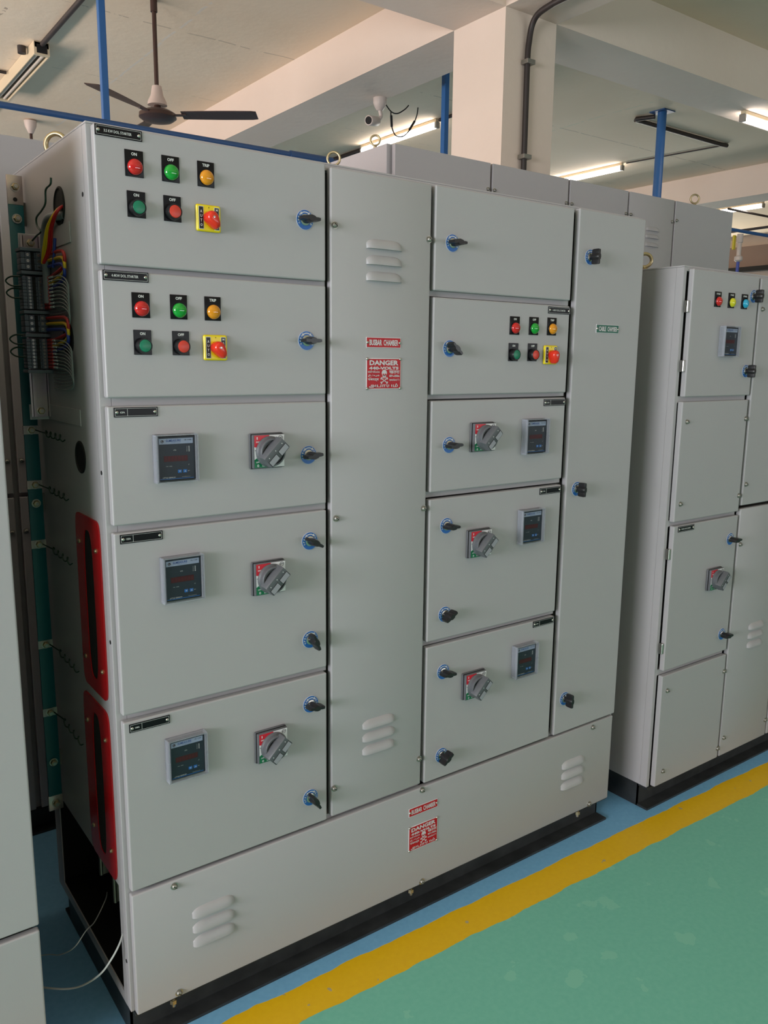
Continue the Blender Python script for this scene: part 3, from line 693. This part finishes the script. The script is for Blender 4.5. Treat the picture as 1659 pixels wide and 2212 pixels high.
for z0, z1, n in ((1.608, 1.676, 9), (1.482, 1.546, 9)):
    for k in range(n):
        z = z0+(z1-z0)*(k+.5)/n; m = MB(); j = random.uniform(-.006, .006)
        m.tube([(-.018, .345, z), (-.020, .296, z)], .0036, W_R, 8); m.tube([(-.020, .296, z), (-.022, .262+j, z-.0005)], .0022, W_W, 8)
        m.tube([(-.022, .262+j, z-.0005), (-.024, .20, z-.003), (-.026, .155, z-.012), (-.025, .140, z-.026), (-.022, .160, z-.040), (-.019, .22, z-.046), (-.016, .32, z-.045)], .0013, W_G, 6, sub=6)
        m.build('control_wire', C, label='thin grey wire with a red ferrule and white marker')
for z in (1.668, 1.643, 1.545, 1.518):
    MB().tube([(-.062, .352, z+.008), (-.078, .372, z+.009), (-.088, .380, z), (-.078, .374, z-.010), (-.062, .352, z-.011)], .0018, W_GN, 6, sub=6).build('jumper_wire', C, label='dark green jumper loop')
MB().tube([(-.050, .124, 1.842), (-.050, .130, 1.831), (-.050, .165, 1.826), (-.050, .173, 1.803), (-.050, .204, 1.793), (-.050, .246, 1.785), (-.050, .246, 1.769), (-.050, .220, 1.755), (-.050, .251, 1.751), (-.050, .290, 1.745)], .0019, W_GN, 6, sub=6).build('loose_wire', C, label='dark green wavy wire end')
MB().tube([(-.022, .225, 1.745), (-.022, .235, 1.72), (-.022, .25, 1.69)], .003, W_B, 8, sub=4).build('power_wire', C)
for k, mt in enumerate((W_Y, W_Y, W_R, W_R)):
    o_ = .004*k
    MB().tube([(-.008, .205-o_, 1.806), (-.026, .190-o_, 1.792), (-.036+.002*k, .222-o_, 1.765), (-.036+.003*k, .262-o_*1.5, 1.725), (-.034, .285-o_, 1.700)], .0030, mt, 8, sub=6).build('power_wire', C)
MB().tube([(-.010, .185, 1.785), (-.025, .241, 1.787), (-.025, .280, 1.772), (-.025, .296, 1.738), (-.022, .304, 1.68), (-.022, .306, 1.62)], .0085, CONDGREY, 12, sub=6).build('flexible_sleeve', C)

# ------------------------------------------------------------------ cabinet to the right
RX, RY = 1.765, -.05
Rt = thing('switchboard_cabinet', (RX, RY, 0), 'lower light grey switchboard at the right edge with red, yellow and blue lamps', 'switchboard')
m = MB(); x1 = 1.30
m.box(-.012, -.008, .0465, .6155, .0825, 1.7965, SIDE); m.box(x1-.004, x1, .0465, .6155, .0825, 1.7965, SIDE); m.box(-.012, x1, .0200, .62, 1.797, 1.802, SIDE, .001)
m.box(-.012, x1, .616, .6198, .0825, 1.7968, SIDE); m.box(-.0078, x1-.0045, .0502, .6155, .0827, .087, SIDE); m.box(-.0078, x1-.0045, .0465, .050, .085, 1.796, INNER)
m.box(-.012, .002, .0198, .046, .0825, 1.7965, SIDE)
for z in (1.3965, .9995, .4930): m.box(.0022, .385, .0195, .0462, z-.010, z+.010, SIDE)
m.box(.0022, x1-.001, .0195, .0462, 1.786, 1.7968, SIDE)
m.build('body', Rt)
def rs(x0, x1_, z0, z1, name, th=.0185, lv=(), lab=None):
    mm = MB().box(x0, x1_, 0, th, z0, z1, GREY, .0034, seg=3)
    for lx, lz in lv: louver(mm, lx, lz, .100, .0220, .0100, GREY)
    return mm.build(name, Rt, label=lab)
R1 = rs(.010, .380, 1.405, 1.792, 'door'); R2 = rs(.003, .376, 1.006, 1.390, 'panel_cover'); R3 = rs(.008, .378, .502, .992, 'door'); R4 = rs(.006, .381, .086, .484, 'panel_cover')
R5 = rs(.392, .705, 1.024, 1.788, 'panel_cover'); R6 = rs(.392, .707, .086, 1.012, 'panel_cover', lv=((.562, .562), (.562, .528), (.562, .492)))
R7 = rs(.716, 1.02, .086, 1.785, 'panel_cover'); rs(1.03, 1.295, .086, 1.785, 'panel_cover')
for p, x, z in ((R2, .032, 1.327), (R2, .368, 1.326), (R2, .030, 1.064), (R2, .368, 1.062), (R4, .037, .428), (R4, .374, .421), (R4, .046, .134), (R4, .376, .123), (R6, .405, .885), (R5, .407, 1.098), (R5, .411, 1.689), (R6, .412, .155), (R6, .697, .150)): bolt(p, x, z)
for x, t, key, mt in ((.146, 'R PHASE', 'red', RED_L), (.222, 'Y PHASE', 'yellow', YELLOW_L), (.298, 'B PHASE', 'blue', CYAN_L)): lamp(Rt, x, 1.708, t, key, mt)
meter(Rt, .216, 1.579); handle(Rt, .252, .785); nameplate(Rt, .072, .980, 'MAIN INCOMER')
lock(R1, .350, 1.727, 88); lock(R1, .343, 1.485, 88); lock(R3, .338, .912, 5); lock(R3, .338, .568, 5)
for z in (1.68, 1.50, .90, .58): MB().box(-.004, .009, .004, .017, z-.018, z+.018, SILVER, .002).build('hinge', Rt)
eyebolt(Rt, .035, .20, 1.802, .0205, .0055, math.radians(-48))
channel(Rt, -.012, 1.29, .010, .61)

# ------------------------------------------------------------------ cabinet cut by the left edge of the photo
A = thing('switchboard_cabinet', (-.200, 0, 0), 'light grey switchboard cut off by the left edge of the photo', 'switchboard')
MB().box(-3.1, 0, .022, .60, .085, 1.93, mat('gap_shade_side', (44, 44, 44), 0.7), .002).build('body', A)  # body coloured dark to keep bounce light out of the gap
sheet(-.36, .008, .391, 1.92).build('door', A); [sheet(-.995-.7*k, -.37-.7*k+(-.06 if k else 0), .391, 1.92).build('door', A) for k in range(4)]; sheet(-3.095, .008, .085, .379).build('bottom_cover', A)  # unseen doors lengthen the row, added to block light from the gap
channel(A, -3.09, -.006, .006, .59)

# ------------------------------------------------------------------ rows behind
def rear(name, x0, xs, y, zt, zb, dep, label):
    T = thing(name, (x0, y, 0), label, 'switchboard')
    w_ = xs[-1]-x0
    MB().box(-.012, w_+.012, .03, dep, zb-.004, zt, SIDE, .002).build('body', T)
    p = 0
    out_ = []
    for x in xs:
        q = x-x0; out_.append((p, q)); p = q
    channel(T, 0, w_, .006, dep-.01)
    return T, out_
T, cs = rear('switchboard_cabinet', 1.416, [1.912, 2.378, 2.790, 3.148, 3.660], 1.0, 2.300, .085, .62, 'tall grey switchboard in the row behind with a row of upper panels and lifting eyebolts')
for i, (p, q) in enumerate(cs):
    m = MB().box(p+.006, q-.006, .002, .022, 1.10, 2.296, GREY, .0022)
    if i == 3:
        for z in (2.146, 2.112, 2.074): louver(m, p+.19, z, .10, .020, .009, GREY, y=.002)
    pc = m.build('panel_cover', T)
    MB().box(p+.006, q-.006, .002, .022, .09, 1.088, GREY, .0022).build('panel_cover', T)
    for x in ((p+.018) if i else None, q-.018 if i < 4 else None):
        if x: bolt(pc, x, 2.194 if i < 4 else 2.204, .002)
eyebolt(T, -.0, .12, 2.3, .018, .004, math.radians(-40)); eyebolt(T, 1.945, .04, 2.3, .021, .0045, math.radians(-40))
T, cs = rear('switchboard_cabinet', -3.2, [-2.3, -1.4, -.90, -.45, .035, .50, .98], 1.0, 2.118, .085, .62, 'dark shaded grey switchboard seen in the narrow gap behind the earth busbar')  # row lengthened out of view as well, to shut light from the corridor
for i, (p, q) in enumerate(cs):
    for z0, z1 in ((1.108, 2.112), (.090, 1.096)):
        pc = MB().box(p+.008, q-.008, .002, .022, z0, z1, GREY, .0022).build('panel_cover', T)
        for x in (p+.020, q-.020): bolt(pc, x, 1.205 if z0 > 1 else .992, .002)

# ------------------------------------------------------------------ overhead services
# blue compressed-air pipe, its drop posts and fittings
PZ, PY = 2.795, 3.3
m = MB(); m.tube([(-3.5, PY, PZ-.02), (2.62, PY, PZ+.012)], .0165, PIPE_BD, 12); m.tube([(2.30, PY, PZ+.010), (2.62, PY, PZ+.012)], .024, PIPE_BD, 12)
tag(m.build('air_pipe'), 'long blue compressed-air pipe running just above the central switchboard', 'pipe')
m = MB(); m.tube([(2.64, PY, PZ+.012), (2.85, PY, PZ-.05), (3.6, PY, PZ-.1), (7.3, PY, PZ+.04), (9.9, PY, PZ+.05)], .0165, PIPE_B, 12)
tag(m.build('air_pipe'), 'blue air pipe with a hanging hose at the far right edge', 'pipe')
def post(x, y, w2, zb, label, square=True):
    m = MB()
    if square: m.box(x-w2, x+w2, y-w2, y+w2, zb, ZS-.008, PIPE_B, .004)
    else: m.tube([(x, y, zb), (x, y, ZS-.008)], w2, PIPE_B, 16)
    m.box(x-w2*2, x+w2*2, y-w2*2, y+w2*2, ZS-.010, ZS, PIPE_BD)
    return tag(m.build('hanging_post'), label, 'post', 'blue posts hanging from the ceiling')
post(1.145, PY+.062, .019, PZ-.02, 'blue square post dropping behind the left switchboard column near the fan')
post(3.64, PY+.062, .021, PZ-.2, 'blue post beside the left face of the white pillar')
post(6.20, PY+.062, .040, PZ-.3, 'blue round post bolted to the ceiling at the right', False)
T = thing('air_hose', (7.52, PY, PZ-.0), 'thin blue air hose with a white coupling hanging from the pipe at the far right', 'hose')
MB().tube([(0, 0, -.26), (-.02, 0, -.8), (-.04, 0, -1.4)], .016, AIRHOSE, 8, sub=4).build('hose', T)
MB().lathe([(.03, .012), (.03, -.07), (.022, -.075), (.022, -.20), (.04, -.21), (.04, -.245), (.02, -.26)], CAMW, Matrix.Identity(4), 16).build('coupling', T)
MB().box(-.12, -.085, -.01, .01, -.15, -.01, VALVE, .004).build('valve_lever', T, label='yellow lever')
# conduits
def cond(pts, r, label, sub=0, clips=()):
    m = MB(); m.tube(pts, r, CONDUIT, 10, sub=sub); o = m.build('conduit')
    for c_ in clips: MB().box(c_[0]-r*1.8, c_[0]+r*1.8, c_[1]-r*1.8, c_[1]+r*1.2, c_[2]-.012, c_[2]+.012, DULLST, .002).build('clip', o)
    return tag(o, label, 'conduit')
cond([(3.072, 1.975, 1.2), (3.072, 1.975, 2.6), (3.069, 1.975, 3.15), (3.074, 1.972, 3.27), (3.076, 1.955, 3.35), (3.070, 1.905, 3.390), (3.055, 1.80, 3.398), (3.05, 1.70, 3.400), (3.04, 1.2, 3.400)], .0170, 'black conduit climbing the front of the white pillar and bending along the beam', 5, ((3.072, 1.975, 2.66), (3.072, 1.975, 3.16)))
cond([(1.285, -2.0, ZS-.022), (1.285, 5.08, ZS-.022)], .018, 'dark conduit on the ceiling leading to the unlit light fixture')
cond([(-4, 5.915, ZS-.015), (1.22, 5.915, ZS-.015)], .012, 'thin conduit crossing the ceiling at the left edge')
cond([(1.305, 6.45, ZS-.022), (1.305, 12.0, ZS-.022)], .018, 'dark conduit beyond the unlit light fixture')
cond([(6.20, 3.44, ZS-.028), (6.14, 3.60, ZS-.025), (6.16, 3.62, ZS-.025), (7.55, 3.62, ZS-.025), (7.66, 3.62, ZS-.02)], .020, 'bent dark conduit around the head of the right blue post')
cond([(7.66, 3.66, ZS-.010), (7.52, 4.77, ZS-.010)], .007, 'thin wire conduit from the bent conduit to the middle tube light')
cond([(4.75, 3.75, ZS-.02), (4.75, 4.76, ZS-.02)], .016, 'dark conduit between the pillar and the nearest lit tube')
cond([(4.80, 6.10, ZS-.024), (4.80, 12.0, ZS-.024)], .022, 'dark conduit running back from the nearest lit tube over the rear row')
cond([(10.3, 5.2, ZS-.137), (12.6, 5.2, ZS-.125)], .016, 'thin dark conduit crossing under the ceiling beside the distant tube light')
cond([(8.03, 3.0, PZ+.135), (8.06, 3.52, PZ+.135), (8.06, 9.0, PZ+.135)], .014, 'dark conduit above the blue pipe at the right edge')
# tube lights
def tube_light(x, y, ang, L, lit, label, z=ZS):
    T = thing('tube_light', (x, y, z), label, 'light', 'fluorescent tube lights'); T.rotation_euler = (0, 0, ang)
    m = MB(); m.box(-.018, .018, 0, L, -.030, -.002, FIXT, .004)
    for yy in (-.01, L-.02): m.box(-.024, .024, yy, yy+.03, -.085, -.028, DULLST, .006)
    m.build('housing', T)
    MB().tube([(0, .02, -.058), (0, L-.02, -.058)], .026, TUBE if lit else TUBEOFF, 14).build('tube', T, label='glowing white tube' if lit else None)
    return T
tube_light(4.75, 4.79, 0, 1.25, True, 'lit tube light left of the white pillar above the rear row')
tube_light(7.505, 4.81, 0, 1.25, True, 'lit tube light just above the rear row, right of the pillar')
tube_light(5.66, 2.235, -PI/2, 1.25, True, 'large bright tube light cut by the right edge of the photo', ZB)
tube_light(10.8, 4.98, 0, 1.0, True, 'small distant lit tube light at the right edge above the eyebolt', ZS-.01)
# unlit twin fixture
T = thing('light_fixture', (1.285, 5.10, ZS), 'unlit cream twin-tube light fixture in the top left corner', 'light')
m = MB(); L = 1.36
m.box(-.052, .052, 0, L, -.045, -.002, FIXT, .003); m.box(-.046, .046, .03, L-.03, -.052, -.04, FIXD)
for x in (-.052, .050): m.box(x-.002, x+.004, 0, L, -.090, -.002, FIXT)
for yy in (0, L-.035): m.box(-.052, .052, yy, yy+.035, -.090, -.002, FIXT, .004)
m.box(-.036, .036, -.004, .002, -.078, -.020, RUBBER)
m.build('housing', T)
for x in (-.023, .023): MB().tube([(x, .035, -.070), (x, L-.035, -.070)], .0115, TUBEOFF, 12).build('tube', T)
MB().lathe([(.03, 0), (.03, -.05)], CONDUIT, Matrix.Translation((-.095, .18, 0)), 14).build('junction_box', T, label='small black round box')
# ceiling fans
def fan(x, y, label, zrod, angs, canopy=False):
    T = thing('ceiling_fan', (x, y, ZS), label, 'fan', 'ceiling fans')
    d = ZS-zrod
    MB().tube([(0, 0, -.02), (0, 0, -d+.05)], .014, FAN, 12).build('downrod', T)
    if canopy: MB().lathe([(.02, 0), (.058, -.012), (.052, -.06), (.024, -.12), (.016, -.125)], FANC, Matrix.Identity(4), 24).build('ceiling_canopy', T, label='pale cone canopy')
    else: MB().tube([(0, 0, -.001), (0, 0, -.07)], .022, FAN, 10).build('ceiling_hook', T)
    MB().lathe([(.016, -d+.15), (.030, -d+.145), (.040, -d+.09), (.062, -d+.045), (.062, -d+.030), (.050, -d+.030)], FANC, Matrix.Identity(4), 28).build('lower_canopy', T, label='pale bell cup')
    MB().lathe([(.018, -d+.04), (.025, -d+.01), (.085, -d-.003), (.118, -d-.022), (.120, -d-.046), (.095, -d-.064), (.05, -d-.072), (.0004, -d-.074)], FAN, Matrix.Identity(4), 36).build('motor', T)
    def blade():
        m = MB(); m.box(.10, .19, -.018, .018, -.004, .003, FAN, .002)
        n = 14; vs = []; fs = []
        for i in range(n+1):
            t = i/n; r = .16+.49*t; wdt = (.046+.018*math.sin(min(1, t*1.4)*PI/2))*(1 if t < .96 else .82)
            for s_ in (-1, 1):
                for dz in (0, .004): vs.append((r, s_*wdt*.93, -s_*.011*(1-.2*t)+dz-.002))
        for i in range(n):
            a = 4*i; b_ = a+4; fs += [[a, b_, b_+2, a+2], [a+1, a+3, b_+3, b_+1], [a, a+1, b_+1, b_], [a+2, b_+2, b_+3, a+3]]
        fs += [[0, 2, 3, 1], [4*n, 4*n+1, 4*n+3, 4*n+2]]
        m.add(vs, fs, FAN); return m
    for a in angs: place('blade', blade, 'blade', T, (0, 0, -d-.030), (0, 0, math.radians(a)))
    return T
fan(1.672, 3.92, 'dark brown three-blade ceiling fan hanging above the left switchboard column', 3.095, (-38, 214, 88))
fan(1.715, 7.25, 'distant ceiling fan of which only the pale canopy and rod show above the left edge', 3.05, (20, 140, 260), True)
# security camera on the beam soffit
T = thing('security_camera', (3.29, 3.72, ZB), 'small white security camera hanging from the beam soffit, wires looping beside it', 'camera')
MB().lathe([(.050, 0), (.050, -.035), (.040, -.060), (.024, -.085), (.018, -.088)], CAMW, Matrix.Translation((.02, 0, 0)), 24).build('mount', T)
MB().tube([(.02, 0, -.08), (.03, 0, -.13), (-.005, .0, -.160)], .014, CAMW, 12, sub=4).build('arm', T)
Mx = Matrix.Translation((-.065, -.02, -.175)) @ Matrix.Rotation(math.radians(25), 4, 'Z') @ Matrix.Rotation(math.radians(-100), 4, 'Y')
MB().lathe([(.030, -.08), (.034, -.07), (.036, .045), (.032, .05)], CAMW, Mx, 24).lathe([(.027, .0505), (.027, .052)], RUBBER, Mx, 24).build('camera_body', T)
m = MB(); m.tube([(.06, .0, -.02), (.13, .01, -.07), (.19, .01, -.075), (.25, .0, -.04), (.29, .0, -.002)], .0045, RUBBER, 8, sub=6)
m.tube([(.13, .01, -.07), (.13, .0, -.17), (.17, .0, -.235), (.25, .0, -.225), (.33, .0, -.14), (.37, .0, -.06), (.38, .0, -.002)], .0045, RUBBER, 8, sub=6)
m.tube([(.13, .005, -.10), (.132, .0, -.18)], .009, RUBBER, 8); m.tube([(.30, .0, -.175), (.35, .0, -.105)], .009, RUBBER, 8)
m.build('cable', T, label='thin black looping wires')
# two loose white cables in the gap beside the central switchboard
def cable(pts, r, label): tag(MB().tube(pts, r, W_W, 8, sub=8).build('loose_cable'), label, 'cable', 'loose white cables in the gap')
cable([(-.195, .30, .060), (-.146, .181, .099), (-.100, .123, .118), (-.068, .060, .175), (-.045, .035, .222), (-.020, .046, .248), (-.004, .070, .262)], .0021, 'front, thicker one of two loose white cables in the gap')
cable([(-.195, .42, .03), (-.120, .320, .081), (-.105, .235, .130), (-.090, .161, .190), (-.060, .167, .216), (-.030, .202, .205), (.010, .25, .215), (.03, .30, .20)], .0013, 'rear, thinner one of two loose white cables in the gap')
